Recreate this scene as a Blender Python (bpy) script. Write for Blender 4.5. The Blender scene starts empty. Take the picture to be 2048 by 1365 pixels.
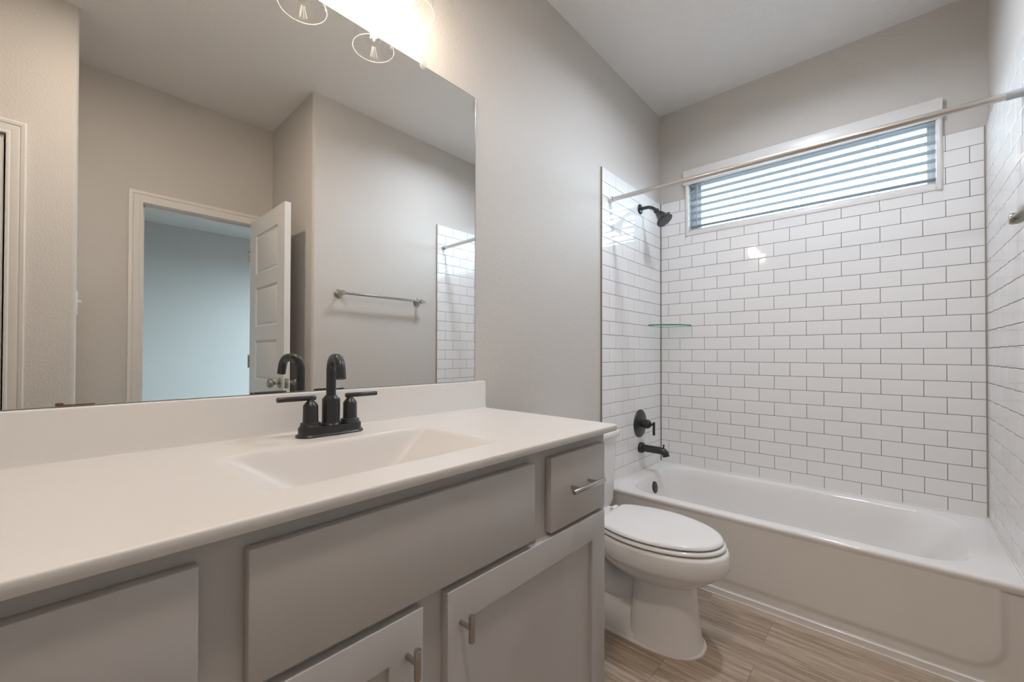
import bpy, bmesh, math, random
from mathutils import Vector, Matrix

random.seed(7)
SC = bpy.context.scene
COL = SC.collection
PI = math.pi

# ---------------------------------------------------------------- camera
YAW, PITCH, ROLL = math.radians(42.2602), math.radians(0.5406), math.radians(0.1346)
FPX, CAM = 829.54, Vector((1.1734, -2.8293, 1.1146))
fw = Vector((-math.sin(YAW) * math.cos(PITCH), math.cos(YAW) * math.cos(PITCH), math.sin(PITCH)))
rt = Vector((math.cos(YAW), math.sin(YAW), 0.0))
up = rt.cross(fw)
rt, up = rt * math.cos(ROLL) + up * math.sin(ROLL), -rt * math.sin(ROLL) + up * math.cos(ROLL)
cd = bpy.data.cameras.new('camera')
cd.sensor_width = 36.0
cd.sensor_fit = 'HORIZONTAL'
cd.lens = FPX / 2048 * 36.0
cd.shift_y = 17.98 / 2048
cd.clip_start = 0.01
cam = bpy.data.objects.new('camera', cd)
COL.objects.link(cam)
cam.matrix_world = Matrix(((rt.x, up.x, -fw.x, CAM.x), (rt.y, up.y, -fw.y, CAM.y),
                           (rt.z, up.z, -fw.z, CAM.z), (0, 0, 0, 1)))
SC.camera = cam

# ---------------------------------------------------------------- world, exposure
SKY_STRENGTH = 16.0
BULB_STRENGTH = 580.0
TUB_FILL = 250.0  # added fill above the tub, not a known lamp
VANITY_FILL = 195.0  # added warm fill in front of the vanity, not a known lamp
SC.view_settings.view_transform = 'Standard'
SC.view_settings.look = 'None'
SC.view_settings.gamma = 1.0
SC.view_settings.use_curve_mapping = False
SC.view_settings.exposure = 0.13
w = bpy.data.worlds.new('daylight')
SC.world = w
w.use_nodes = True
nt = w.node_tree
nt.nodes.clear()
wo = nt.nodes.new('ShaderNodeOutputWorld')
bg = nt.nodes.new('ShaderNodeBackground')
tc = nt.nodes.new('ShaderNodeTexCoord')
sx = nt.nodes.new('ShaderNodeSeparateXYZ')
cr = nt.nodes.new('ShaderNodeValToRGB')
# bright hazy band around the horizon, calmer sky above, darker ground below
e_ = cr.color_ramp.elements
e_[0].position, e_[0].color = 0.20, (0.035, 0.04, 0.04, 1)
e_[1].position, e_[1].color = 0.85, (0.12, 0.17, 0.22, 1)
for p_, c_ in ((0.47, (0.085, 0.10, 0.115, 1)), (0.52, (0.64, 0.86, 1.0, 1)), (0.66, (0.64, 0.86, 1.0, 1)), (0.74, (0.22, 0.30, 0.37, 1))):
    k_ = e_.new(p_)
    k_.color = c_
ma = nt.nodes.new('ShaderNodeMath')
ma.operation = 'MULTIPLY_ADD'
ma.inputs[1].default_value = 0.5
ma.inputs[2].default_value = 0.5
nt.links.new(tc.outputs['Generated'], sx.inputs[0])
nt.links.new(sx.outputs['Z'], ma.inputs[0])
nt.links.new(ma.outputs[0], cr.inputs[0])
nt.links.new(cr.outputs[0], bg.inputs[0])
bg.inputs[1].default_value = SKY_STRENGTH
nt.links.new(bg.outputs[0], wo.inputs[0])


def portal(name, loc, rot, sx_, sy_):
    ld = bpy.data.lights.new(name, 'AREA')
    ld.shape = 'RECTANGLE'
    ld.size, ld.size_y = sx_, sy_
    ld.cycles.is_portal = True
    o = bpy.data.objects.new(name, ld)
    o.location, o.rotation_euler = loc, rot
    COL.objects.link(o)


portal('daylight_portal_bath', (0.765, 0.118, 2.11), (-PI / 2, 0, 0), 1.2, 0.42)
portal('daylight_portal_bedroom', (4.15, 0.46, 1.425), (-PI / 2, 0, 0), 2.0, 2.05)


# ---------------------------------------------------------------- materials
def new_mat(name):
    m = bpy.data.materials.new(name)
    m.use_nodes = True
    return m, m.node_tree, m.node_tree.nodes['Principled BSDF']


def simple(name, col, rough=0.5, metal=0.0, spec=0.5, coat=0.0, var=0.0, vscale=3.0, bump=0.0, bscale=200.0, bdist=0.001):
    m, t, p = new_mat(name)
    p.inputs['Base Color'].default_value = (*col, 1)
    p.inputs['Roughness'].default_value = rough
    p.inputs['Metallic'].default_value = metal
    p.inputs['Specular IOR Level'].default_value = spec
    p.inputs['Coat Weight'].default_value = coat
    p.inputs['Coat Roughness'].default_value = 0.05
    co = t.nodes.new('ShaderNodeTexCoord')
    if var:
        n = t.nodes.new('ShaderNodeTexNoise')
        n.inputs['Scale'].default_value = vscale
        n.inputs['Detail'].default_value = 3
        t.links.new(co.outputs['Object'], n.inputs['Vector'])
        mx = t.nodes.new('ShaderNodeMix')
        mx.data_type = 'RGBA'
        mx.inputs[6].default_value = (*[c * (1 - var) for c in col], 1)
        mx.inputs[7].default_value = (*[min(1, c * (1 + var)) for c in col], 1)
        t.links.new(n.outputs['Fac'], mx.inputs[0])
        t.links.new(mx.outputs[2], p.inputs['Base Color'])
    if bump:
        n = t.nodes.new('ShaderNodeTexNoise')
        n.inputs['Scale'].default_value = bscale
        n.inputs['Detail'].default_value = 2
        n.inputs['Roughness'].default_value = 0.45
        t.links.new(co.outputs['Object'], n.inputs['Vector'])
        b = t.nodes.new('ShaderNodeBump')
        b.inputs['Strength'].default_value = bump
        b.inputs['Distance'].default_value = bdist
        t.links.new(n.outputs['Fac'], b.inputs['Height'])
        t.links.new(b.outputs[0], p.inputs['Normal'])
    return m


def thin_glass(name, tint=(1, 1, 1), refl=1.0, ior=1.5):
    m = bpy.data.materials.new(name)
    m.use_nodes = True
    t = m.node_tree
    t.nodes.clear()
    out = t.nodes.new('ShaderNodeOutputMaterial')
    mix = t.nodes.new('ShaderNodeMixShader')
    tr = t.nodes.new('ShaderNodeBsdfTransparent')
    gl = t.nodes.new('ShaderNodeBsdfGlossy')
    lw = t.nodes.new('ShaderNodeLayerWeight')
    lw.inputs['Blend'].default_value = 0.5
    pw = t.nodes.new('ShaderNodeMath')
    pw.operation = 'POWER'
    pw.inputs[1].default_value = 5.0
    t.links.new(lw.outputs['Facing'], pw.inputs[0])
    f0 = ((ior - 1) / (ior + 1)) ** 2
    fr = t.nodes.new('ShaderNodeMath')
    fr.operation = 'MULTIPLY_ADD'
    fr.inputs[1].default_value = 1 - f0
    fr.inputs[2].default_value = f0
    t.links.new(pw.outputs[0], fr.inputs[0])
    tr.inputs[0].default_value = (*tint, 1)
    gl.inputs['Roughness'].default_value = 0.004
    gl.inputs[0].default_value = (refl, refl, refl, 1)
    t.links.new(fr.outputs[0], mix.inputs[0])
    t.links.new(tr.outputs[0], mix.inputs[1])
    t.links.new(gl.outputs[0], mix.inputs[2])
    t.links.new(mix.outputs[0], out.inputs[0])
    return m


def ground_edge(name):
    m = bpy.data.materials.new(name)
    m.use_nodes = True
    t = m.node_tree
    t.nodes.clear()
    out = t.nodes.new('ShaderNodeOutputMaterial')
    mix = t.nodes.new('ShaderNodeMixShader')
    mix.inputs[0].default_value = 0.55
    tr = t.nodes.new('ShaderNodeBsdfTransparent')
    df = t.nodes.new('ShaderNodeBsdfTranslucent')
    df2 = t.nodes.new('ShaderNodeBsdfDiffuse')
    m2 = t.nodes.new('ShaderNodeMixShader')
    t.links.new(df.outputs[0], m2.inputs[1])
    t.links.new(df2.outputs[0], m2.inputs[2])
    t.links.new(tr.outputs[0], mix.inputs[1])
    t.links.new(m2.outputs[0], mix.inputs[2])
    t.links.new(mix.outputs[0], out.inputs[0])
    return m


def emit(name, col, strength):
    m = bpy.data.materials.new(name)
    m.use_nodes = True
    t = m.node_tree
    t.nodes.clear()
    out = t.nodes.new('ShaderNodeOutputMaterial')
    e = t.nodes.new('ShaderNodeEmission')
    e.inputs[0].default_value = (*col, 1)
    e.inputs[1].default_value = strength
    t.links.new(e.outputs[0], out.inputs[0])
    return m


def wood_floor():
    m, t, p = new_mat('vinyl_plank')
    co = t.nodes.new('ShaderNodeTexCoord')
    mp = t.nodes.new('ShaderNodeMapping')
    mp.inputs['Location'].default_value = (0.409, 0.824 + 0.156 * 40, 0)
    t.links.new(co.outputs['Object'], mp.inputs[0])
    br = t.nodes.new('ShaderNodeTexBrick')
    br.offset = 0.205
    br.offset_frequency = 2
    br.inputs['Scale'].default_value = 1.0
    br.inputs['Brick Width'].default_value = 1.22
    br.inputs['Row Height'].default_value = 0.156
    br.inputs['Mortar Size'].default_value = 0.0008
    br.inputs['Mortar Smooth'].default_value = 0.1
    br.inputs['Color1'].default_value = (0.0, 0.0, 0.0, 1)
    br.inputs['Color2'].default_value = (1, 1, 1, 1)
    br.inputs['Mortar'].default_value = (0.5, 0.5, 0.5, 1)
    t.links.new(mp.outputs[0], br.inputs['Vector'])
    # each plank gets its own slice of grain
    sep = t.nodes.new('ShaderNodeSeparateColor')
    t.links.new(br.outputs['Color'], sep.inputs[0])
    mul = t.nodes.new('ShaderNodeMath')
    mul.operation = 'MULTIPLY'
    mul.inputs[1].default_value = 9.0
    t.links.new(sep.outputs[0], mul.inputs[0])
    cmb = t.nodes.new('ShaderNodeCombineXYZ')
    t.links.new(mul.outputs[0], cmb.inputs['Z'])
    add = t.nodes.new('ShaderNodeVectorMath')
    add.operation = 'ADD'
    t.links.new(co.outputs['Object'], add.inputs[0])
    t.links.new(cmb.outputs[0], add.inputs[1])

    def grain(scl, detail, dist):
        mm = t.nodes.new('ShaderNodeMapping')
        mm.inputs['Scale'].default_value = scl
        t.links.new(add.outputs[0], mm.inputs[0])
        n = t.nodes.new('ShaderNodeTexNoise')
        n.inputs['Scale'].default_value = 1.0
        n.inputs['Detail'].default_value = detail
        n.inputs['Roughness'].default_value = 0.62
        n.inputs['Distortion'].default_value = dist
        t.links.new(mm.outputs[0], n.inputs['Vector'])
        return n
    g1 = grain((2.0, 44, 1), 6, 0.6)
    g2 = grain((12, 300, 1), 3, 0.2)
    r1 = t.nodes.new('ShaderNodeValToRGB')
    e = r1.color_ramp.elements
    e[0].position, e[0].color = 0.30, (0.29, 0.212, 0.150, 1)
    e[1].position, e[1].color = 0.70, (0.60, 0.495, 0.395, 1)
    k = e.new(0.5)
    k.color = (0.46, 0.358, 0.270, 1)
    t.links.new(g1.outputs['Fac'], r1.inputs[0])
    r2 = t.nodes.new('ShaderNodeValToRGB')
    e = r2.color_ramp.elements
    e[0].position, e[0].color = 0.35, (0.72, 0.70, 0.68, 1)
    e[1].position, e[1].color = 0.62, (1.08, 1.08, 1.08, 1)
    t.links.new(g2.outputs['Fac'], r2.inputs[0])
    m1 = t.nodes.new('ShaderNodeMix')
    m1.data_type = 'RGBA'
    m1.blend_type = 'MULTIPLY'
    m1.inputs[0].default_value = 1.0
    t.links.new(r1.outputs[0], m1.inputs[6])
    t.links.new(r2.outputs[0], m1.inputs[7])
    # plank tone
    r3 = t.nodes.new('ShaderNodeValToRGB')
    e = r3.color_ramp.elements
    e[0].color = (0.86, 0.84, 0.82, 1)
    e[1].color = (1.12, 1.14, 1.16, 1)
    t.links.new(sep.outputs[0], r3.inputs[0])
    m2 = t.nodes.new('ShaderNodeMix')
    m2.data_type = 'RGBA'
    m2.blend_type = 'MULTIPLY'
    m2.inputs[0].default_value = 1.0
    t.links.new(m1.outputs[2], m2.inputs[6])
    t.links.new(r3.outputs[0], m2.inputs[7])
    m3 = t.nodes.new('ShaderNodeMix')
    m3.data_type = 'RGBA'
    t.links.new(br.outputs['Fac'], m3.inputs[0])
    t.links.new(m2.outputs[2], m3.inputs[6])
    m3.inputs[7].default_value = (0.20, 0.148, 0.108, 1)
    t.links.new(m3.outputs[2], p.inputs['Base Color'])
    p.inputs['Roughness'].default_value = 0.5
    b = t.nodes.new('ShaderNodeBump')
    b.inputs['Strength'].default_value = 0.25
    b.inputs['Distance'].default_value = 0.0006
    t.links.new(g2.outputs['Fac'], b.inputs['Height'])
    t.links.new(b.outputs[0], p.inputs['Normal'])
    return m


def paint(name, col, bump=0.32):
    # rolled drywall with orange-peel texture
    m, t, p = new_mat(name)
    p.inputs['Base Color'].default_value = (*col, 1)
    p.inputs['Roughness'].default_value = 0.62
    p.inputs['Specular IOR Level'].default_value = 0.3
    co = t.nodes.new('ShaderNodeTexCoord')
    n = t.nodes.new('ShaderNodeTexNoise')
    n.inputs['Scale'].default_value = 125
    n.inputs['Detail'].default_value = 1.5
    n.inputs['Roughness'].default_value = 0.4
    t.links.new(co.outputs['Object'], n.inputs['Vector'])
    r = t.nodes.new('ShaderNodeMapRange')
    r.interpolation_type = 'SMOOTHSTEP'
    r.inputs['From Min'].default_value = 0.40
    r.inputs['From Max'].default_value = 0.68
    t.links.new(n.outputs['Fac'], r.inputs['Value'])
    b = t.nodes.new('ShaderNodeBump')
    b.inputs['Strength'].default_value = bump
    b.inputs['Distance'].default_value = 0.0016
    t.links.new(r.outputs[0], b.inputs['Height'])
    t.links.new(b.outputs[0], p.inputs['Normal'])
    return m


def glazed(name, col):
    m, t, p = new_mat(name)
    p.inputs['Base Color'].default_value = (*col, 1)
    p.inputs['Roughness'].default_value = 0.06
    co = t.nodes.new('ShaderNodeTexCoord')
    n = t.nodes.new('ShaderNodeTexNoise')
    n.inputs['Scale'].default_value = 45
    n.inputs['Detail'].default_value = 1
    t.links.new(co.outputs['Object'], n.inputs['Vector'])
    b = t.nodes.new('ShaderNodeBump')
    b.inputs['Strength'].default_value = 0.07
    b.inputs['Distance'].default_value = 0.002
    t.links.new(n.outputs['Fac'], b.inputs['Height'])
    t.links.new(b.outputs[0], p.inputs['Normal'])
    return m


M = dict(
    wall=paint('greige_wall_paint', (0.62, 0.59, 0.555)),
    ceil=paint('ceiling_paint', (0.84, 0.82, 0.80), 0.3),
    tile=glazed('white_subway_tile', (0.86, 0.845, 0.835)),
    grout=simple('dark_grey_grout', (0.16, 0.145, 0.135), 0.9, var=0.15, vscale=20),
    caulk=simple('tan_caulk', (0.30, 0.27, 0.22), 0.6, var=0.1, vscale=30),
    wcaulk=simple('white_caulk', (0.78, 0.75, 0.71), 0.45, var=0.03, vscale=20),
    floor=wood_floor(),
    trim=simple('white_trim_paint', (0.77, 0.745, 0.715), 0.32, var=0.015),
    door=simple('white_door_paint', (0.74, 0.72, 0.70), 0.38, var=0.015),
    cab=simple('grey_cabinet_paint', (0.535, 0.51, 0.50), 0.42, var=0.03, vscale=6),
    cabin=simple('cabinet_interior', (0.30, 0.27, 0.23), 0.7, var=0.05),
    top=simple('white_cultured_marble', (0.77, 0.745, 0.72), 0.36, var=0.012, vscale=4),
    porc=simple('white_vitreous_china', (0.84, 0.825, 0.81), 0.07, var=0.01, vscale=4),
    seat=simple('white_plastic_seat', (0.84, 0.83, 0.82), 0.14, var=0.01, vscale=4),
    tub=simple('white_enamel_tub', (0.84, 0.82, 0.80), 0.10, var=0.01, vscale=3),
    black=simple('matte_black_metal', (0.020, 0.020, 0.022), 0.34, spec=0.6, var=0.1, vscale=30),
    nickel=simple('brushed_nickel', (0.46, 0.44, 0.41), 0.24, metal=1.0, var=0.05, vscale=60),
    chrome=simple('polished_chrome', (0.75, 0.75, 0.75), 0.10, metal=1.0, var=0.02),
    rod=simple('satin_aluminium_tube', (0.66, 0.63, 0.60), 0.26, metal=0.85, var=0.03, vscale=8),
    cap=simple('grey_plastic_cap', (0.42, 0.44, 0.46), 0.5, var=0.04),
    mirror=simple('silvered_mirror', (0.93, 0.935, 0.925), 0.0, metal=1.0, var=0.004, vscale=2),
    medge=simple('mirror_edge_glass', (0.22, 0.25, 0.24), 0.2, var=0.1, vscale=30),
    rust=simple('rust_brown_stain', (0.16, 0.07, 0.03), 0.8, var=0.4, vscale=90),
    glass=thin_glass('window_glass'),
    lampglass=thin_glass('clear_lamp_glass', (0.985, 0.985, 0.98), 1.0, 1.6),
    clip=thin_glass('clear_plastic_clip', (0.9, 0.9, 0.9), 1.0, 1.7),
    gedge=ground_edge('ground_glass_edge'),
    shelf=thin_glass('shelf_glass', (0.93, 0.97, 0.95)),
    shelfedge=simple('green_glass_edge', (0.05, 0.20, 0.14), 0.15, var=0.25, vscale=40),
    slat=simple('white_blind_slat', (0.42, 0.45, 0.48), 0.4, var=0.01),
    cord=simple('white_cord', (0.62, 0.64, 0.66), 0.8, var=0.05, vscale=90),
    vinyl=simple('white_vinyl_frame', (0.86, 0.87, 0.88), 0.35, var=0.01),
    fill_glow=emit('added_cool_fill', (0.82, 0.91, 1.04), TUB_FILL),  # cool glow of the fill added over the tub
    fill_glow_warm=emit('added_warm_fill', (1.0, 0.84, 0.70), VANITY_FILL),  # warm glow of the fill added by the vanity
    fil=emit('lit_filament', (1.0, 0.84, 0.67), BULB_STRENGTH),
    brass=simple('brass_collar', (0.70, 0.48, 0.24), 0.25, metal=1.0, var=0.05, vscale=50),
    carpet=simple('beige_carpet', (0.42, 0.38, 0.33), 0.95, var=0.1, vscale=60, bump=0.5, bscale=300),
    dark=simple('dark_void', (0.02, 0.018, 0.016), 0.8, var=0.1),
)


# ---------------------------------------------------------------- mesh helpers
def V(*a):
    return Vector(a)


class MB:
    def __init__(self):
        self.bm = bmesh.new()

    def box(self, x0, x1, y0, y1, z0, z1, bev=0.0, seg=2):
        b = bmesh.new()
        bmesh.ops.create_cube(b, size=1.0)
        for v in b.verts:
            v.co = V((x0 + x1) / 2 + v.co.x * (x1 - x0), (y0 + y1) / 2 + v.co.y * (y1 - y0), (z0 + z1) / 2 + v.co.z * (z1 - z0))
        if bev:
            bmesh.ops.bevel(b, geom=list(b.edges), offset=bev, segments=seg, affect='EDGES', profile=0.5)
        self.merge(b)
        return self

    def merge(self, b, mat=None):
        me = bpy.data.meshes.new('tmp')
        b.to_mesh(me)
        b.free()
        if mat is not None:
            me.transform(mat)
        self.bm.from_mesh(me)
        bpy.data.meshes.remove(me)

    def rings(self, rs, cap0=True, cap1=True, closed=True):
        vs = [[self.bm.verts.new(p) for p in r] for r in rs]
        n = len(vs[0])
        for a, b in zip(vs, vs[1:]):
            for i in range(n if closed else n - 1):
                j = (i + 1) % n
                self.bm.faces.new((a[i], a[j], b[j], b[i]))
        if cap0:
            self.bm.faces.new(vs[0][::-1])
        if cap1:
            self.bm.faces.new(vs[-1])
        return self

    def cyl(self, p0, p1, r, n=24, r1=None, bev=0.0):
        p0, p1 = Vector(p0), Vector(p1)
        L = (p1 - p0).length
        r1 = r if r1 is None else r1
        prof = [(r, 0), (r1, L)] if not bev else [(r - bev, 0), (r - bev * .3, bev * .3), (r, bev), (r1, L - bev), (r1 - bev * .3, L - bev * .3), (r1 - bev, L)]
        return self.lathe(p0, p1 - p0, prof, n)

    def lathe(self, o, axis, prof, n=32):
        o = Vector(o)
        a = Vector(axis).normalized()
        t = V(1, 0, 0) if abs(a.x) < 0.9 else V(0, 1, 0)
        u = a.cross(t).normalized()
        v = a.cross(u)
        rs = [[o + a * h + (u * math.cos(2 * PI * i / n) + v * math.sin(2 * PI * i / n)) * max(r, 1e-5) for i in range(n)] for r, h in prof]
        return self.rings(rs)

    def tube(self, pts, r, n=16, cap=True):
        pts = [Vector(p) for p in pts]
        rr = r if isinstance(r, (list, tuple)) else [r] * len(pts)
        rs = []
        d0 = (pts[1] - pts[0]).normalized()
        ref = V(0, 0, 1) if abs(d0.z) < 0.9 else V(0, 1, 0)
        u = d0.cross(ref).normalized()
        for i, p in enumerate(pts):
            d = (pts[min(i + 1, len(pts) - 1)] - pts[max(i - 1, 0)]).normalized()
            u = (u - d * u.dot(d)).normalized()
            v = d.cross(u)
            rs.append([p + (u * math.cos(2 * PI * k / n) + v * math.sin(2 * PI * k / n)) * rr[i] for k in range(n)])
        return self.rings(rs, cap, cap)

    def prism(self, pts, z0, z1):
        return self.rings([[V(x, y, z0) for x, y in pts], [V(x, y, z1) for x, y in pts]])

    def build(self, name, mat, parent=None, smooth=40, kind=None, recalc=True):
        bm = self.bm
        if recalc:
            bmesh.ops.recalc_face_normals(bm, faces=list(bm.faces))
        me = bpy.data.meshes.new(name)
        bm.to_mesh(me)
        bm.free()
        mats = mat if isinstance(mat, list) else [mat]
        for m in mats:
            me.materials.append(m)
        if smooth:
            me.polygons.foreach_set('use_smooth', [True] * len(me.polygons))
            me.set_sharp_from_angle(angle=math.radians(smooth))
        o = bpy.data.objects.new(name, me)
        COL.objects.link(o)
        if parent is not None:
            o.parent = parent
            o.matrix_parent_inverse = parent.matrix_basis.inverted()
        if kind:
            o['kind'] = kind
        return o


def tag(o, label, cat, group=None):
    o['label'] = label
    o['category'] = cat
    if group:
        o['group'] = group
    return o


def thing(name, loc, label, cat, group=None):
    o = bpy.data.objects.new(name, None)
    o.empty_display_size = 0.05
    o.location = loc
    COL.objects.link(o)
    return tag(o, label, cat, group)


def struct_root(name, loc):
    o = bpy.data.objects.new(name, None)
    o.empty_display_size = 0.05
    o.location = loc
    COL.objects.link(o)
    o['kind'] = 'structure'
    return o


def arc(cx, cy, r, a0, a1, n=8):
    return [(cx + r * math.cos(math.radians(a0 + (a1 - a0) * i / n)), cy + r * math.sin(math.radians(a0 + (a1 - a0) * i / n))) for i in range(n + 1)]


def smoothstep(a, b, x):
    t = min(1, max(0, (x - a) / (b - a)))
    return t * t * (3 - 2 * t)


# ---------------------------------------------------------------- room shell
CZ = 2.781          # ceiling height
RX = 1.502          # tile face of the right wall, drywall at 1.512
XD = 2.237          # wall with the entrance door
XN = 1.694          # closet wall behind the camera
YF = -3.95          # wall behind the camera
YA = -1.744         # alcove side
YN = -2.764         # end of the closet wall

MB().box(-0.25, XD + 0.1, YF - 0.1, 0.13, -0.05, 0.0).build('floor', M['floor'], kind='structure', smooth=0)
MB().box(-0.13, XD + 0.12, YF - 0.1, 0.13, CZ, CZ + 0.08).build('ceiling', M['ceil'], kind='structure', smooth=0)
MB().box(-0.13, -0.01, YF - 0.1, 0.13, 0, CZ).build('wall_left', M['wall'], kind='structure', smooth=0)

# back wall, with the window hole
WX0, WX1, WZ0, WZ1 = 0.168, 1.366, 1.905, 2.332
b = MB()
b.box(-0.01, WX0, 0.01, 0.13, 0, CZ)
b.box(WX1, 1.63, 0.01, 0.13, 0, CZ)
b.box(WX0, WX1, 0.01, 0.13, 0, WZ0)
b.box(WX0, WX1, 0.01, 0.13, WZ1, CZ)
b.build('wall_back', M['wall'], kind='structure', smooth=0)

# right wall and alcove side: one block with a bullnose corner
R_ = 0.019
pts = [(1.512, 0.01)] + arc(1.512 + R_, YA + R_, R_, 180, 270) + [(XD + 0.119, YA), (XD + 0.119, 0.01)]
MB().prism(pts, 0, CZ).build('wall_right', M['wall'], kind='structure')

# entrance wall with door opening
DY0, DY1, DZ = -2.489, -1.823, 2.062
b = MB()
b.box(XD, XD + 0.115, YN - 0.0, DY0, 0, CZ)
b.box(XD, XD + 0.115, DY1, YA, 0, CZ)
b.box(XD, XD + 0.115, DY0, DY1, DZ, CZ)
b.build('wall_entrance', M['wall'], kind='structure', smooth=0)

# closet wall with bullnose corner and opening for the closet door
CY1, CY0, CDZ = -2.972, -3.70, 2.095
pts = arc(XN + R_, YN - R_, R_, 180, 90) + [(XD + 0.115, YN), (XD + 0.115, YN - 0.11), (XN + 0.115, YN - 0.11), (XN + 0.115, CY1), (XN, CY1)]
b = MB().prism(pts, 0, CZ)
b.box(XN, XN + 0.115, YF, CY0, 0, CZ)
b.box(XN, XN + 0.115, CY0, CY1, CDZ, CZ)
b.build('wall_closet', M['wall'], kind='structure')
MB().box(-0.01, XN + 0.115, YF - 0.1, YF, 0, CZ).build('wall_front', M['wall'], kind='structure', smooth=0)

# bedroom seen through the open entrance door
BX = 5.72
MB().box(XD + 0.115, BX + 0.1, -4.2, 0.55, -0.05, -0.001).build('floor_bedroom', M['carpet'], kind='structure', smooth=0)
MB().box(XD + 0.121, BX + 0.1, -4.2, 0.55, CZ, CZ + 0.08).build('ceiling_bedroom', M['ceil'], kind='structure', smooth=0)
MB().box(BX, BX + 0.1, -4.2, 0.55, 0, CZ).build('wall_bedroom_far', M['wall'], kind='structure', smooth=0)
MB().box(XD + 0.115, BX, -4.2, -4.1, 0, CZ).build('wall_bedroom_side', M['wall'], kind='structure', smooth=0)
BW0, BW1, BWZ0, BWZ1 = 3.15, 5.15, 0.4, 2.45
b = MB()
b.box(XD + 0.119, BW0, 0.43, 0.55, 0, CZ)
b.box(BW1, BX, 0.43, 0.55, 0, CZ)
b.box(BW0, BW1, 0.43, 0.55, 0, BWZ0)
b.box(BW0, BW1, 0.43, 0.55, BWZ1, CZ)
b.build('wall_bedroom_window', M['wall'], kind='structure', smooth=0)
b = MB()
b.box(XD + 0.119, XD + 0.2, 0.0, 0.43, 0, CZ)
b.box(XD + 0.0, XD + 0.115, -4.1, YN - 0.11, 0, CZ)
b.build('wall_bedroom_near', M['wall'], kind='structure', smooth=0)
w2 = struct_root('window_2', (4.1, 0.49, 0.8))
b = MB()
for z0, z1 in ((BWZ0, BWZ0 + 0.04), (1.48, 1.52), (BWZ1 - 0.04, BWZ1)):
    b.box(BW0, BW1, 0.47, 0.52, z0, z1)
for x0, x1 in ((BW0, BW0 + 0.04), (BW1 - 0.04, BW1)):
    b.box(x0, x1, 0.47, 0.52, BWZ0, BWZ1)
b.build('window_frame', M['vinyl'], w2, smooth=0)

# closet interior
b = MB()
b.box(XN + 0.65, XN + 0.7, YF, YN - 0.11, 0, CZ)
b.box(XN + 0.115, XN + 0.65, YF - 0.05, YF, 0, CZ)
b.build('wall_closet_inside', M['dark'], kind='structure', smooth=0)


# ---------------------------------------------------------------- door casings, doors, baseboards
def casing(name, X, sgn, y0, y1, z1, w_, reach=0.0):
    """colonial casing around an opening in a wall x = X; sgn points into the room"""
    prof = [(0.0, 0.0), (0.0, 0.010), (0.006, 0.012), (0.010, 0.012), (0.014, 0.009), (0.030, 0.013), (0.040, 0.014), (0.044, 0.011),
            (0.048, 0.016), (0.060, 0.019), (0.066, 0.018), (0.066, 0.0)]
    k = w_ / 0.066
    rs = []
    for u_, v_ in prof:
        u = u_ * k
        x = X + sgn * v_
        rs.append([V(x, y0 - u, 0), V(x, y0 - u, z1 + u), V(x, y1 + u, z1 + u), V(x, y1 + u, 0)])
    b = MB()
    b.rings(rs, False, False, closed=False)
    return b.build(name, M['trim'], kind='structure', smooth=25)


casing('trim_1', XD, -1, DY0 + 0.017, DY1 - 0.001 - 0.0, DZ - 0.014, 0.066)
b = MB()
jt = 0.017
b.box(XD - 0.001, XD + 0.117, DY0, DY0 + jt, 0, DZ)
b.box(XD - 0.001, XD + 0.117, DY1 - jt + 0.012, DY1, 0, DZ)
b.box(XD - 0.001, XD + 0.117, DY0, DY1, DZ - jt, DZ)
# door stops
b.box(XD + 0.045, XD + 0.08, DY0 + jt, DY0 + jt + 0.011, 0, DZ - jt)
b.box(XD + 0.045, XD + 0.08, DY0 + jt, DY1 - 0.006, DZ - jt - 0.011, DZ - jt)
jam = b.build('trim_2', M['trim'], kind='structure', smooth=0)
MB().box(XD + 0.012, XD + 0.040, DY0 + jt - 0.001, DY0 + jt + 0.0015, 0.885, 0.945).build('strike_plate', M['nickel'], jam)
casing('trim_3', XN, -1, CY0, CY1 - 0.012, CDZ - 0.012, 0.060)
b = MB()
b.box(XN - 0.001, XN + 0.116, CY1 - 0.013, CY1, 0, CDZ)
b.box(XN - 0.001, XN + 0.116, CY0, CY0 + 0.013, 0, CDZ)
b.box(XN - 0.001, XN + 0.116, CY0, CY1, CDZ - 0.013, CDZ)
b.build('trim_4', M['trim'], kind='structure', smooth=0)


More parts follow.
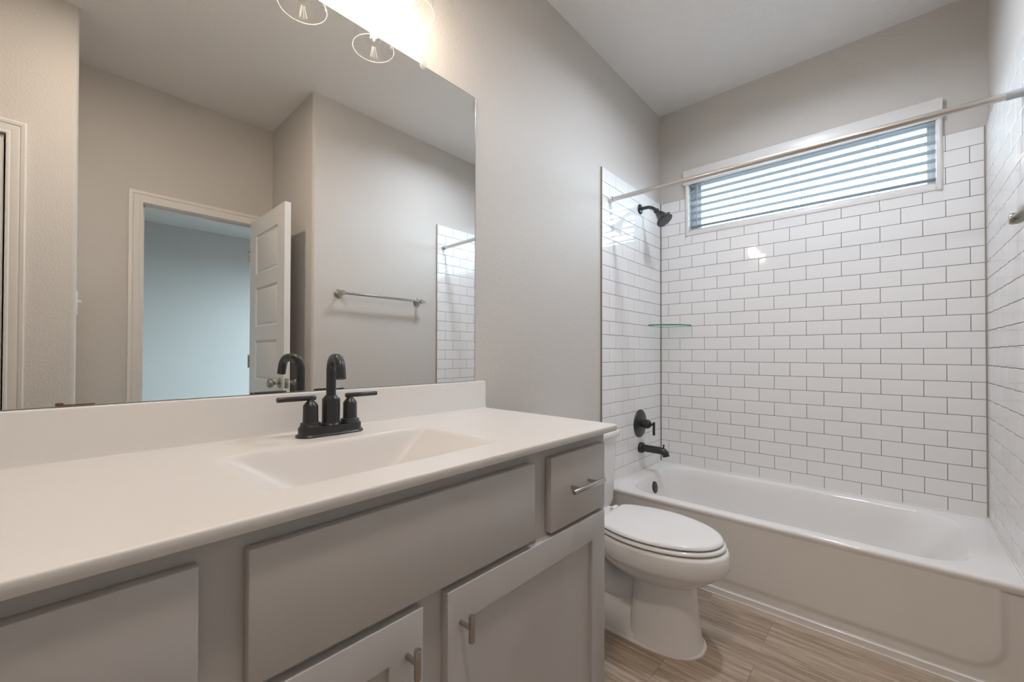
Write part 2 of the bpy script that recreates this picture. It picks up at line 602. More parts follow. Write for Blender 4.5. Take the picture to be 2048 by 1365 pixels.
def panel_door(W, H, T, npan=5):
    """door slab in local x (0..W), y (0..T), z; recessed moulded panels on both faces"""
    b = MB()
    st, rail = 0.122, 0.094
    top, bot = 0.112, 0.20
    ph = (H - top - bot - rail * (npan - 1)) / npan
    zs = []
    z = H - top
    for i in range(npan):
        zs.append((z - ph, z))
        z -= ph + rail
    for face in (0, 1):
        yy = 0.0 if face == 0 else T
        s = 1 if face == 0 else -1
        xs = [0, st, W - st, W]
        cuts = [0.0] + [c for p in reversed(zs) for c in p] + [H]
        for i in range(3):
            for j in range(len(cuts) - 1):
                xa, xb, za, zb = xs[i], xs[i + 1], cuts[j], cuts[j + 1]
                if i == 1 and j % 2 == 1:
                    steps = [(0, 0), (0.006, 0.007), (0.016, 0.009), (0.021, 0.006), (0.026, 0.004)]
                    rs = [[V(xa + e, yy + s * d, za + e), V(xb - e, yy + s * d, za + e), V(xb - e, yy + s * d, zb - e), V(xa + e, yy + s * d, zb - e)] for e, d in steps]
                    b.rings(rs, False, True)
                else:
                    vs = [b.bm.verts.new(p) for p in (V(xa, yy, za), V(xb, yy, za), V(xb, yy, zb), V(xa, yy, zb))]
                    b.bm.faces.new(vs)
    for q in (((0, 0, 0), (0, T, 0), (0, T, H), (0, 0, H)), ((W, 0, 0), (W, T, 0), (W, T, H), (W, 0, H)),
              ((0, 0, 0), (W, 0, 0), (W, T, 0), (0, T, 0)), ((0, 0, H), (W, 0, H), (W, T, H), (0, T, H))):
        b.bm.faces.new([b.bm.verts.new(V(*p)) for p in q])
    bmesh.ops.remove_doubles(b.bm, verts=list(b.bm.verts), dist=0.0002)
    return b


def knob(b, o, ax):
    b.lathe(o, ax, [(0.031, 0), (0.032, 0.003), (0.029, 0.007), (0.022, 0.010), (0.011, 0.014), (0.010, 0.030), (0.014, 0.036),
                    (0.024, 0.042), (0.028, 0.052), (0.028, 0.058), (0.024, 0.066), (0.014, 0.071), (0.0, 0.073)], 28)
    return b


# entrance door, swung open into the bathroom; hinge near (XD, DY1)
DW, DH, DT = 0.66, 2.032, 0.035
d1 = struct_root('door_1', (2.186, -1.866, 0.008))
slab = panel_door(DW, DH, DT).build('door_slab', M['door'], None, smooth=25)
slab.parent = d1
d1.rotation_euler = (0, 0, math.radians(180 + 0.0))
for nm, yk, ax in (('door_knob', -0.0, (0, -1, 0)), ('door_knob', DT, (0, 1, 0))):
    o = knob(MB(), (DW - 0.062, yk, 0.925), ax).build(nm, M['nickel'], None)
    o.parent = d1
b = MB().box(DW - 0.0005, DW + 0.0015, 0.006, DT - 0.006, 0.895, 0.955, 0.0005)
b.box(DW, DW + 0.011, 0.011, DT - 0.011, 0.914, 0.936, 0.003)
o = b.build('latch_plate', M['nickel'], None)
o.parent = d1
for hz in (0.25, 1.05, 1.80):
    o = MB().cyl((-0.006, DT + 0.004, hz - 0.045), (-0.006, DT + 0.004, hz + 0.045), 0.006, 12).build('door_hinge', M['nickel'], None)
    o.parent = d1

# closet door, closed
d2 = struct_root('door_2', (XN + 0.006, CY0 + 0.016, 0.008))
s2 = panel_door(CY1 - CY0 - 0.034, CDZ - 0.026, 0.035)
s2.bm.transform(Matrix.Rotation(PI / 2, 4, 'Z'))
o = s2.build('door_slab', M['door'], None, smooth=25)
o.parent = d2
o.location = (0.037, 0, 0)
o = knob(MB(), (0.0, 0.08, 0.92), (-1, 0, 0)).build('door_knob', M['nickel'], None)
o.parent = d2


def baseboard(name, pts_):
    """pts_: list of boxes x0,x1,y0,y1"""
    b = MB()
    for x0, x1, y0, y1 in pts_:
        b.box(x0, x1, y0, y1, 0, 0.09, 0.003, 2)
    return b.build(name, M['trim'], kind='structure')


baseboard('baseboard_left', [(-0.0105, 0.004, -1.68, -0.80)])
baseboard('baseboard_right', [(1.498, 1.5125, -1.72, -0.80)])
baseboard('baseboard_alcove', [(1.54, XD - 0.02, YA - 0.013, YA + 0.001)])
baseboard('baseboard_closet', [(XN - 0.013, XN + 0.001, -2.90, -2.79)])
baseboard('baseboard_front', [(0.0, XN, YF - 0.001, YF + 0.013)])


# ---------------------------------------------------------------- subway tile
TH, TW, TZ0 = 0.0778, 0.1555, 0.446
GAP = 0.0011


def tile_wall(name, place, u0, u1, joint, kmin, kmax, holes=(), parent=None):
    """tiles in a plane; place(u, z, d) -> world point, d = distance out of the wall (0 = tile face). joint(k) = u of one joint in row k"""
    b = MB()
    for k in range(kmin, kmax):
        z0, z1 = TZ0 + k * TH + GAP, TZ0 + (k + 1) * TH - GAP
        j = joint(k)
        n0 = math.floor((u0 - j) / TW) - 1
        n1 = math.ceil((u1 - j) / TW) + 1
        for n in range(n0, n1):
            a, c = max(u0, j + n * TW + GAP), min(u1, j + (n + 1) * TW - GAP)
            if c - a < 0.004:
                continue
            pieces = [(a, c, z0, z1)]
            for hx0, hx1, hz0, hz1 in holes:
                nxt = []
                for (pa, pc, pz0, pz1) in pieces:
                    if pc <= hx0 or pa >= hx1 or pz1 <= hz0 or pz0 >= hz1:
                        nxt.append((pa, pc, pz0, pz1))
                        continue
                    if pa < hx0:
                        nxt.append((pa, hx0, pz0, pz1))
                    if pc > hx1:
                        nxt.append((hx1, pc, pz0, pz1))
                    if pz0 < hz0:
                        nxt.append((max(pa, hx0), min(pc, hx1), pz0, hz0))
                pieces = nxt
            for (pa, pc, pz0, pz1) in pieces:
                if pc - pa < 0.004 or pz1 - pz0 < 0.004:
                    continue
                tu, tz = random.uniform(-1, 1) * 0.0009, random.uniform(-1, 1) * 0.0012
                cu, cz = (pa + pc) / 2, (pz0 + pz1) / 2

                def P(u, z, d):
                    return place(u, z, d + (u - cu) * tu + (z - cz) * tz)
                rs = []
                for e, d in ((0, -0.006), (0, -0.0008), (0.0004, -0.0002), (0.0011, 0.0), (0.0030, 0.0)):
                    rs.append([P(pa + e, pz0 + e, d), P(pc - e, pz0 + e, d), P(pc - e, pz1 - e, d), P(pa + e, pz1 - e, d)])
                b.rings(rs, False, True)
    return b.build(name, M['tile'], parent, smooth=60, kind='structure')


TTOP = TZ0 + 22 * TH
tile_wall('wall_back_tile', lambda u, z, d: V(u, -d, z), 0.004, RX - 0.004, lambda k: 0.2095 if k % 2 == 0 else 0.1317, -1, 22,
          holes=[(WX0, WX1, WZ0, 9)])
tile_wall('wall_left_tile', lambda u, z, d: V(d, u, z), -0.795, -0.004, lambda k: -0.558 if k % 2 == 0 else -0.485, -1, 22)
tile_wall('wall_right_tile', lambda u, z, d: V(RX - d, u, z), -0.770, -0.004, lambda k: -0.685 if k % 2 == 0 else -0.607, -1, 22)
# grout beds just behind the tile faces
b = MB()
b.box(0.0025, WX0, 0.0022, 0.0105, TZ0 - TH, TTOP)
b.box(WX1, RX - 0.0025, 0.0022, 0.0105, TZ0 - TH, TTOP)
b.box(WX0, WX1, 0.0022, 0.0105, TZ0 - TH, WZ0)
b.build('trim_5', M['grout'], kind='structure', smooth=0)
MB().box(-0.0105, -0.0022, -0.793, 0.0022, TZ0 - TH, TTOP - 0.001).build('trim_6', M['grout'], kind='structure', smooth=0)
MB().box(RX + 0.0022, RX + 0.0105, -0.768, 0.0022, TZ0 - TH, TTOP - 0.001).build('trim_7', M['grout'], kind='structure', smooth=0)
# caulk in the corners and along the tile edges
b = MB()
b.prism([(RX - 0.007, 0.004), (RX + 0.004, 0.004), (RX + 0.004, -0.007)], TZ0 - TH, TTOP)
b.box(-0.0102, -0.0005, -0.799, -0.7945, TZ0 - TH, TTOP)
b.box(RX + 0.0005, RX + 0.0102, -0.7745, -0.7695, TZ0 - TH, TTOP)
b.build('trim_8', M['caulk'], kind='structure', smooth=0)
MB().prism([(0.0035, 0.004), (-0.004, 0.004), (-0.004, -0.0035)], TZ0 - TH, TTOP).build('trim_9', M['grout'], kind='structure', smooth=0)

# ---------------------------------------------------------------- window
w1 = struct_root('window_1', (0.767, 0.06, WZ0))
b = MB()
b.box(WX0 - 0.001, WX0 + 0.012, 0.0, 0.13, WZ0, WZ1)
b.box(WX1 - 0.012, WX1 + 0.001, 0.0, 0.13, WZ0, WZ1)
b.box(WX0, WX1, 0.0, 0.13, WZ1 - 0.010, WZ1 + 0.001)
b.build('jamb', M['trim'], w1, smooth=0)
b = MB()
b.cyl((WX0 + 0.012, 0.000, WZ0 - 0.003), (WX0 + 0.012, 0.000, 2.25), 0.012, 20, bev=0.003)
b.cyl((WX1 - 0.010, 0.000, WZ0 - 0.003), (WX1 - 0.010, 0.000, 2.25), 0.012, 20, bev=0.003)
b.build('corner_bead', M['trim'], w1)
MB().box(WX0 + 0.022, WX1 - 0.022, -0.004, 0.115, WZ0 - 0.002, WZ0 + 0.024, 0.002).build('window_sill', M['trim'], w1)
b = MB()
gx0, gx1, gz0, gz1 = 0.243, 1.318, 1.968, 2.252
for (x0, x1, z0, z1) in ((WX0 + 0.012, gx0, WZ0 + 0.024, WZ1 - 0.01), (gx1, WX1 - 0.012, WZ0 + 0.024, WZ1 - 0.01), (gx0, gx1, WZ0 + 0.024, gz0), (gx0, gx1, gz1, WZ1 - 0.01)):
    b.box(x0, x1, 0.085, 0.115, z0, z1, 0.002)
for (x0, x1) in ((WX0 + 0.03, WX0 + 0.036), (WX0 + 0.05, WX0 + 0.056), (WX1 - 0.036, WX1 - 0.03)):
    b.box(x0, x1, 0.078, 0.086, WZ0 + 0.03, WZ1 - 0.015)
b.build('window_frame', M['vinyl'], w1)
MB().box(gx0, gx1, 0.098, 0.101, gz0, gz1).build('window_pane', M['glass'], w1, smooth=0)

# blind
bl = thing('window_blind', (0.767, 0.03, WZ0 + 0.03), 'white horizontal slatted blind with flat valance in the high window above the tub', 'window blind')
MB().box(0.159, 1.367, -0.016, -0.004, 2.240, 2.338, 0.0015).build('valance', M['trim'], bl)
MB().box(0.19, 1.348, 0.010, 0.058, 2.270, 2.318, 0.002).build('head_rail', M['trim'], bl)
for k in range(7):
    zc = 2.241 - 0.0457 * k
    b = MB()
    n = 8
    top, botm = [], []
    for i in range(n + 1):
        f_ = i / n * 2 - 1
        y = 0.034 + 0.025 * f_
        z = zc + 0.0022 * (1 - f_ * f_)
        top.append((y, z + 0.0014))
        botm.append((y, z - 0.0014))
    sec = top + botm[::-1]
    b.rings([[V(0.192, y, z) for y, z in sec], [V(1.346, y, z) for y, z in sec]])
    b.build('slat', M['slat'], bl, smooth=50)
MB().box(0.192, 1.346, 0.010, 0.058, 1.930, 1.942, 0.003).build('bottom_rail', M['trim'], bl)
for xc in (0.268, 0.52, 0.80, 1.13):
    b = MB()
    for yy, dx in ((0.008, 0.0), (0.0605, 0.004)):
        b.cyl((xc + dx, yy, 1.93), (xc + dx, yy, 2.275), 0.0008, 6)
    b.cyl((xc + 0.006, 0.034, 1.935), (xc + 0.006, 0.034, 2.275), 0.0009, 6)
    b.build('ladder_cord', M['cord'], bl)
MB().cyl((0.243, 0.000, 1.965), (0.243, 0.004, 2.275), 0.0032, 8, bev=0.0008).build('tilt_wand', M['cap'], bl)

# ---------------------------------------------------------------- bathtub
tb = thing('bathtub', (0.75, -0.38, 0.0), 'white alcove bathtub with smooth apron in front of the subway tile', 'bathtub')


def rrect(x0, x1, y0, y1, r, z, n=10):
    r = min(r, (x1 - x0) / 2 - 1e-4, (y1 - y0) / 2 - 1e-4)
    out = []
    for cx, cy, a in ((x1 - r, y1 - r, 0), (x0 + r, y1 - r, 90), (x0 + r, y0 + r, 180), (x1 - r, y0 + r, 270)):
        out += [V(p[0], p[1], z) for p in arc(cx, cy, r, a, a + 90, n)]
    return out


TX0, TX1, TY0, TY1, TZ = 0.003, 1.499, -0.762, -0.003, 0.380
rs = [rrect(TX0, TX1, TY0 + 0.004, TY1, 0.004, TZ - 0.030),
      rrect(TX0, TX1, TY0 + 0.0015, TY1, 0.004, TZ - 0.022),
      rrect(TX0, TX1, TY0, TY1, 0.004, TZ - 0.014),
      rrect(TX0, TX1, TY0 + 0.0012, TY1, 0.006, TZ - 0.008),
      rrect(TX0, TX1, TY0 + 0.0045, TY1, 0.008, TZ - 0.0035),
      rrect(TX0 + 0.001, TX1 - 0.001, TY0 + 0.0095, TY1 - 0.001, 0.01, TZ - 0.0008),
      rrect(TX0 + 0.006, TX1 - 0.006, TY0 + 0.016, TY1 - 0.006, 0.015, TZ),
      rrect(0.080, 1.405, -0.708, -0.058, 0.16, TZ - 0.0005),
      rrect(0.086, 1.398, -0.694, -0.068, 0.16, TZ - 0.003),
      rrect(0.092, 1.390, -0.688, -0.074, 0.16, TZ - 0.012),
      rrect(0.104, 1.350, -0.676, -0.085, 0.16, TZ - 0.06),
      rrect(0.122, 1.285, -0.662, -0.098, 0.15, TZ - 0.16),
      rrect(0.145, 1.215, -0.645, -0.115, 0.14, TZ - 0.26),
      rrect(0.175, 1.170, -0.620, -0.140, 0.12, TZ - 0.31),
      rrect(0.230, 1.100, -0.570, -0.190, 0.10, TZ - 0.328),
      rrect(0.300, 1.000, -0.480, -0.280, 0.08, TZ - 0.332)]
MB().rings(rs, False, True).build('basin', M['tub'], tb, smooth=60)
# apron: proud panel with a soft rounded border, then a bottom ledge
b = MB()
nx, nz = 150, 70
AX0, AX1, AZ0, AZ1 = 0.003, 1.499, 0.0, TZ - 0.0295


def apron_y(x, z):
    cx0, cx1, cz0 = 0.055, 1.447, 0.076
    r = 0.09
    # signed distance to panel (rounded lower corners, open to the top)
    px = max(cx0 + r - x, x - (cx1 - r), 0.0)
    pz = max(cz0 + r - z, 0.0)
    inside_x = max(cx0 - x, x - cx1)
    if px > 0 and pz > 0:
        sd = math.hypot(px, pz) - r
    else:
        sd = max(inside_x, cz0 - z)
    y = -0.7495 - 0.0085 * (1 - smoothstep(-0.013, 0.013, sd))
    if z < 0.037:
        y -= 0.0115 * (1 - smoothstep(0.030, 0.037, z))
    return y


vs = []
zs_ = sorted(set([AZ0 + (AZ1 - AZ0) * (i / nz) for i in range(nz + 1)] + [0.030 + 0.001 * i for i in range(9)]))
xs_ = sorted(set([AX0 + (AX1 - AX0) * i / nx for i in range(nx + 1)] + [1.36 + 0.004 * i for i in range(28)]))
for z in zs_:
    vs.append([b.bm.verts.new(V(x, apron_y(x, z), z)) for x in xs_])
for i in range(len(zs_) - 1):
    for j in range(len(xs_) - 1):
        b.bm.faces.new((vs[i][j], vs[i][j + 1], vs[i + 1][j + 1], vs[i + 1][j]))
b.build('apron', M['tub'], tb, smooth=60)
b = MB()
b.prism([(AX0, -0.766), (AX1, -0.766), (AX1, -0.752), (AX0, -0.752)], 0.0, 0.006)
b.build('floor_caulk', M['wcaulk'], tb, smooth=0)
b = MB()
b.box(0.002, 1.500, -0.0075, 0.002, TZ - 0.004, TZ + 0.0035, 0.003)
b.box(RX - 0.008, RX + 0.001, -0.765, 0.002, TZ - 0.004, TZ + 0.0035, 0.003)
b.box(-0.001, 0.008, -0.765, 0.002, TZ - 0.004, TZ + 0.0035, 0.003)
b.build('rim_caulk', M['wcaulk'], tb)
MB().lathe((0.103, -0.352, 0.298), (1, 0, 0.18), [(0.034, 0), (0.036, 0.004), (0.034, 0.009), (0.022, 0.012), (0.0, 0.0125)], 32).build('overflow_plate', M['black'], tb)
MB().lathe((0.27, -0.38, TZ - 0.331), (0, 0, 1), [(0.034, 0), (0.034, 0.003), (0.026, 0.005), (0.0, 0.004)], 28).build('drain', M['black'], tb)

# ---------------------------------------------------------------- tub and shower fittings (left tile wall)
t = thing('tub_spout', (0, -0.325, 0.522), 'black tub spout with diverter pin on the left tile wall', 'tub spout')
b = MB()
b.lathe((0.0, -0.325, 0.522), (1, 0, 0), [(0.033, 0), (0.034, 0.003), (0.034, 0.018), (0.031, 0.022), (0.023, 0.0225)], 32)
b.build('flange', M['black'], t)
b = MB()
b.tube([(0.015, -0.325, 0.522), (0.11, -0.325, 0.522), (0.135, -0.325, 0.5215), (0.152, -0.325, 0.517), (0.163, -0.325, 0.507), (0.168, -0.325, 0.490)],
       [0.0225, 0.0225, 0.0225, 0.0225, 0.0215, 0.020], 24)
b.build('spout_body', M['black'], t)
MB().lathe((0.150, -0.325, 0.535), (0.1, 0, 1), [(0.0045, 0), (0.0045, 0.017), (0.0065, 0.019), (0.0065, 0.025), (0.0, 0.026)], 14).build('diverter_pin', M['black'], t)

t = thing('shower_valve', (0, -0.330, 0.676), 'black round shower valve plate with lever handle above the tub spout', 'shower valve')
MB().lathe((0.0, -0.330, 0.676), (1, 0, 0), [(0.086, 0), (0.088, 0.002), (0.086, 0.006), (0.060, 0.010), (0.052, 0.013), (0.036, 0.014), (0.034, 0.016)], 48).build('escutcheon', M['black'], t)
MB().lathe((0.012, -0.330, 0.676), (1, 0, 0), [(0.024, 0), (0.024, 0.022), (0.028, 0.024), (0.028, 0.046), (0.024, 0.050), (0.020, 0.058), (0.010, 0.062), (0.007, 0.070), (0.007, 0.085)], 32).build('hub', M['black'], t)
b = MB()
b.box(0.086, 0.100, -0.337, -0.323, 0.610, 0.693, 0.0035, 3)
b.build('lever', M['black'], t)

t = thing('shower_fixture', (0, -0.327, 2.04), 'black shower head on a curved arm high on the left tile wall', 'shower head')
MB().lathe((0.0, -0.327, 2.040), (1, 0, 0), [(0.031, 0), (0.032, 0.003), (0.028, 0.008), (0.013, 0.012)], 32).build('flange', M['black'], t)
b = MB()
arm = [(0.004, -0.327, 2.040), (0.035, -0.328, 2.041), (0.060, -0.330, 2.039), (0.080, -0.332, 2.031), (0.098, -0.334, 2.018), (0.112, -0.336, 2.003)]
b.tube(arm, 0.0105, 16)
b.build('shower_arm', M['black'], t)
ax = V(0.62, -0.03, -0.78)
b = MB()
b.lathe((0.108, -0.336, 2.008), ax, [(0.014, 0), (0.017, 0.004), (0.017, 0.014), (0.012, 0.020), (0.020, 0.032), (0.026, 0.050), (0.033, 0.070), (0.045, 0.083), (0.051, 0.087), (0.051, 0.097), (0.048, 0.100)], 36)
b.build('head', M['black'], t)
b = MB()
fo = V(0.108, -0.336, 2.008) + ax.normalized() * 0.0995
uu = ax.cross(V(0, 1, 0)).normalized()
vv = ax.cross(uu).normalized()
for ring_r, cnt in ((0.012, 6), (0.024, 12), (0.036, 18)):
    for i in range(cnt):
        a = 2 * PI * i / cnt
        p = fo + uu * ring_r * math.cos(a) + vv * ring_r * math.sin(a)
        b.lathe(p, ax, [(0.0022, 0), (0.0016, 0.002)], 8)
b.build('nozzle_ring', M['cap'], t)

# glass corner shelf
t = thing('corner_shelf', (0, 0, 1.302), 'clear glass quarter-round corner shelf in the left tile corner', 'shelf')
Rr = 0.205
b = MB()
pts = [(0.001, -0.001)] + [(p[0], p[1]) for p in arc(0.001, -0.001, Rr, -90, 0, 24)]
b.bm.faces.new([b.bm.verts.new(V(x, y, 1.310)) for x, y in pts])
b.bm.faces.new([b.bm.verts.new(V(x, y, 1.302)) for x, y in pts])
b.build('shelf_glass', M['shelf'], t, smooth=0)
b = MB()
a1 = arc(0.001, -0.001, Rr, -90, 0, 24)
b.rings([[V(x, y, 1.302), V(x, y, 1.310)] for x, y in a1], False, False, closed=False)
b.build('shelf_edge', M['shelfedge'], t, smooth=60)['label'] = 'green cut glass edge'

# shower curtain rod
t = thing('curtain_rod', (0, -0.715, 1.99), 'straight satin metal shower curtain rod spanning the tub from wall to wall', 'curtain rod')
pL, pR = V(0.0, -0.713, 1.993), V(RX, -0.713, 1.974)
dv = (pR - pL).normalized()
MB().cyl(pL + dv * 0.012, pR - dv * 0.036, 0.0128, 24).build('tube', M['rod'], t)
MB().lathe(pL, dv, [(0.017, 0), (0.018, 0.002), (0.018, 0.010), (0.0145, 0.013), (0.0145, 0.024), (0.013, 0.026)], 28).build('end_flange', M['chrome'], t)
MB().lathe(pR, -dv, [(0.0150, 0), (0.0150, 0.003), (0.0140, 0.005), (0.0140, 0.037), (0.013, 0.038)], 28).build('end_cap', M['cap'], t)

# towel bar on the right wall (seen in the mirror)
t = thing('towel_bar', (1.512, -1.265, 1.511), 'brushed nickel towel bar on the right wall, reflected in the mirror', 'towel bar')
BXc = 1.447
MB().cyl((BXc, -1.590, 1.511), (BXc, -0.925, 1.511), 0.0085, 18, bev=0.002).build('bar', M['nickel'], t)
for yy in (-1.575, -0.962):
    b = MB()
    b.lathe((1.512, yy, 1.511), (-1, 0, 0), [(0.028, 0), (0.029, 0.004), (0.025, 0.009), (0.016, 0.013), (0.011, 0.020), (0.010, 0.048), (0.014, 0.053), (0.0165, 0.060), (0.0165, 0.072), (0.013, 0.078), (0.0, 0.079)], 28)
    b.build('bracket', M['nickel'], t)

# light switch on the alcove wall
t = thing('light_switch', (1.78, YN, 1.36), 'white wall light switch on the alcove side of the closet wall, edge-on in the mirror', 'light switch')
MB().box(1.745, 1.815, YN - 0.001, YN + 0.005, 1.30, 1.415, 0.002).build('switch_plate', M['trim'], t)
MB().box(1.775, 1.785, YN + 0.004, YN + 0.019, 1.362, 1.376, 0.002).build('toggle', M['trim'], t)

# ---------------------------------------------------------------- mirror
t = thing('wall_mirror', (-0.01, -2.4, 1.009), 'large frameless wall mirror above the vanity backsplash', 'mirror')
MY0, MY1, MZ0, MZ1, MX = -3.02, -1.747, 1.0115, 2.103, -0.0045
b = MB()
fv = [b.bm.verts.new(p) for p in (V(MX, MY0, MZ0), V(MX, MY1, MZ0), V(MX, MY1, MZ1), V(MX, MY0, MZ1))]
b.bm.faces.new(fv)
b.build('mirror_glass', M['mirror'], t, smooth=0)
b = MB()
for (y0, y1, z0, z1) in ((MY0, MY1, MZ1, MZ1 + 0.0015), (MY1, MY1 + 0.002, MZ0, MZ1 + 0.0015), (MY0, MY1, MZ0 - 0.0015, MZ0), (MY0 - 0.0015, MY0, MZ0, MZ1)):
    b.box(-0.0098, MX + 0.0003, y0, y1, z0, z1)
b.build('mirror_edge', M['medge'], t, smooth=0)
b = MB()
b.lathe((-0.008, -1.990, 2.106), (1, 0, 0), [(0.011, 0), (0.012, 0.006), (0.010, 0.011), (0.005, 0.012), (0.0, 0.012)], 18)
b.build('mirror_clip', M['gedge'], t)
b = MB()
b.box(MX + 0.0002, MX + 0.0022, -2.826, -2.775, MZ0 + 0.0005, MZ0 + 0.0030, 0.0008)
b.box(MX + 0.0002, MX + 0.0040, -2.829, -2.818, MZ0 + 0.0005, MZ0 + 0.0065, 0.0015)
b.build('adhesive_smear', M['rust'], t)['label'] = 'rusty brown adhesive smear'

# ---------------------------------------------------------------- vanity cabinet
VY0, VY1 = -2.996, -1.724
FFX, DX = 0.540, 0.560
CTZ = 0.906
t = thing('vanity_cabinet', (0.27, (VY0 + VY1) / 2, 0.0), 'grey painted vanity cabinet under the white countertop', 'cabinet')
b = MB()
b.box(-0.008, FFX - 0.018, VY1 - 0.018, VY1 - 0.0005, 0.0, CTZ - 0.0195)
b.box(-0.008, FFX - 0.018, VY0 + 0.0005, VY0 + 0.018, 0.0, CTZ - 0.0195)
b.box(-0.008, FFX - 0.018, VY0 + 0.018, VY1 - 0.018, 0.10, 0.115)
b.box(-0.009, -0.004, VY0 + 0.018, VY1 - 0.018, 0.115, CTZ - 0.0195)
b.build('carcass', M['cab'], t, smooth=0)
MB().box(0.455, 0.470, VY0 + 0.018, VY1 - 0.018, 0.0, 0.10).build('toe_kick', M['cab'], t, smooth=0)
b = MB()
ZB, ZT = 0.10, CTZ - 0.0192
for y0, y1 in ((VY0, VY0 + 0.045), (-2.725, -2.645), (-2.085, -1.995), (VY1 - 0.045, VY1)):
    b.box(FFX - 0.019, FFX, y0, y1, ZB, ZT)
b.box(FFX - 0.019, FFX, -2.40, -2.32, ZB, 0.68)
for z0, z1 in ((ZB, ZB + 0.04), (0.65, 0.70), (0.84, ZT)):
    b.box(FFX - 0.019, FFX - 0.0003, VY0, VY1, z0, z1)
b.build('face_frame', M['cab'], t, smooth=0)


def slab_front(y0, y1, z0, z1):
    return MB().box(FFX + 0.0005, DX, y0, y1, z0, z1, 0.0022, 2)


def shaker_door(y0, y1, z0, z1, st=0.068):
    b = MB()
    xa, xb, rec = FFX + 0.0005, DX, 0.009
    e = 0.0022
    rs = []
    for x, i in ((xa, 0), (xb - e, 0), (xb - 0.3 * e, 0.3 * e), (xb, e), (xb, st), (xb - rec, st + 0.0012)):
        rs.append([V(x, y0 + i, z0 + i), V(x, y1 - i, z0 + i), V(x, y1 - i, z1 - i), V(x, y0 + i, z1 - i)])
    b.rings(rs, True, True)
    return b


def bar_knob(y, z, parent):
    b = MB()
    b.cyl((DX - 0.001, y, z), (DX + 0.030, y, z), 0.0046, 14)
    b.cyl((DX + 0.031, y, z - 0.025), (DX + 0.031, y, z + 0.025), 0.0062, 20, bev=0.001)
    return b.build('knob', M['nickel'], parent)


def bar_pull(ya, yb, z, parent, ext=0.035):
    b = MB()
    for y in (ya, yb):
        b.cyl((DX - 0.001, y, z), (DX + 0.029, y, z), 0.0046, 14)
    b.cyl((DX + 0.030, ya - ext, z), (DX + 0.030, yb + ext, z), 0.0060, 20, bev=0.001)
    return b.build('pull', M['nickel'], parent)


o = slab_front(-2.010, -1.752, 0.674, 0.858).build('drawer', M['cab'], t)
bar_pull(-1.921, -1.841, 0.768, o)
o = slab_front(-2.968, -2.711, 0.674, 0.859).build('false_front', M['cab'], t)
slab_front(-2.659, -2.072, 0.680, 0.859).build('false_front', M['cab'], t)
o = shaker_door(-2.331, -1.752, 0.128, 0.664).build('door', M['cab'], t)
bar_knob(-2.299, 0.597, o)
o = shaker_door(-2.966, -2.386, 0.128, 0.664).build('door', M['cab'], t)
bar_knob(-2.420, 0.597, o)

# ---------------------------------------------------------------- vanity top with integral basin
CY0_, CY1_, CX0_, CX1_ = -3.023, -1.697, -0.009, 0.575
vt = thing('countertop', (0.28, -2.36, CTZ - 0.019), 'white cultured marble vanity top with integral rectangular basin and backsplash', 'countertop')


def basin_z(x, y):
    bx0, bx1, by0, by1 = 0.180, 0.488, -2.625, -2.100
    D = 0.12
    # rounded-corner distance blended from the four sides, each with its own run
    k = 0.32

    def smin(p, q):
        h_ = max(k - abs(p - q), 0.0) / k
        return min(p, q) - h_ * h_ * k * 0.25
    f = smin(smin((x - bx0) / 0.045, (bx1 - x) / 0.055), smin((y - by0) / 0.17, (by1 - y) / 0.17))
    f = smin(f, 1.0)
    f = max(0.0, f)
    if f < 0.14:                      # eased lip
        f = f * f / 0.28
    else:
        f -= 0.07
    return CTZ - D * f


b = MB()
xs_ = [CX0_, 0.10] + [0.17 + 0.0036 * i for i in range(92)] + [CX1_]
xs_ = sorted(set([x for x in xs_ if x < CX1_ - 0.006] + [CX1_ - 0.006]))
ys_ = sorted(set([CY0_, CY1_ - 0.006] + [-2.64 + 0.0056 * i for i in range(100)]))
grid = [[b.bm.verts.new(V(x, y, basin_z(x, y))) for y in ys_] for x in xs_]
for i in range(len(xs_) - 1):
    for j in range(len(ys_) - 1):
        b.bm.faces.new((grid[i][j], grid[i + 1][j], grid[i + 1][j + 1], grid[i][j + 1]))


def edge_strip(verts, outs):
    prev = verts
    for off in outs:
        cur = [b.bm.verts.new(v.co + (off if not callable(off) else off(v))) for v in verts]
        for k in range(len(cur) - 1):
            b.bm.faces.new((prev[k], prev[k + 1], cur[k + 1], cur[k]))
        prev = cur


r6 = 0.0045
outs = [(r6 * math.sin(a), -r6 * (1 - math.cos(a))) for a in [math.radians(d) for d in (22, 45, 67, 90)]] + [(r6, -0.0165), (r6 - 0.0025, -0.019), (-0.05, -0.019)]
edge_strip([grid[-1][0], grid[-1][-1]], [V(o_[0], 0, o_[1]) for o_ in outs])
edge_strip([grid[0][-1], grid[-1][-1]], [V(0, o_[0], o_[1]) for o_ in outs])
# rounded corner fill at the front right
c0 = grid[-1][-1].co
fan = []
for d in range(0, 91, 15):
    a = math.radians(d)
    fan.append([b.bm.verts.new(V(c0.x + math.cos(a) * o_[0], c0.y + math.sin(a) * o_[0], c0.z + o_[1])) for o_ in outs[:-1]])
cv = b.bm.verts.new(c0)
for p, q in zip(fan, fan[1:]):
    b.bm.faces.new((cv, p[0], q[0]))
    for k in range(len(p) - 1):
        b.bm.faces.new((p[k], p[k + 1], q[k + 1], q[k]))
bmesh.ops.remove_doubles(b.bm, verts=list(b.bm.verts), dist=0.0001)
b.build('top_slab', M['top'], vt, smooth=45)
b = MB()
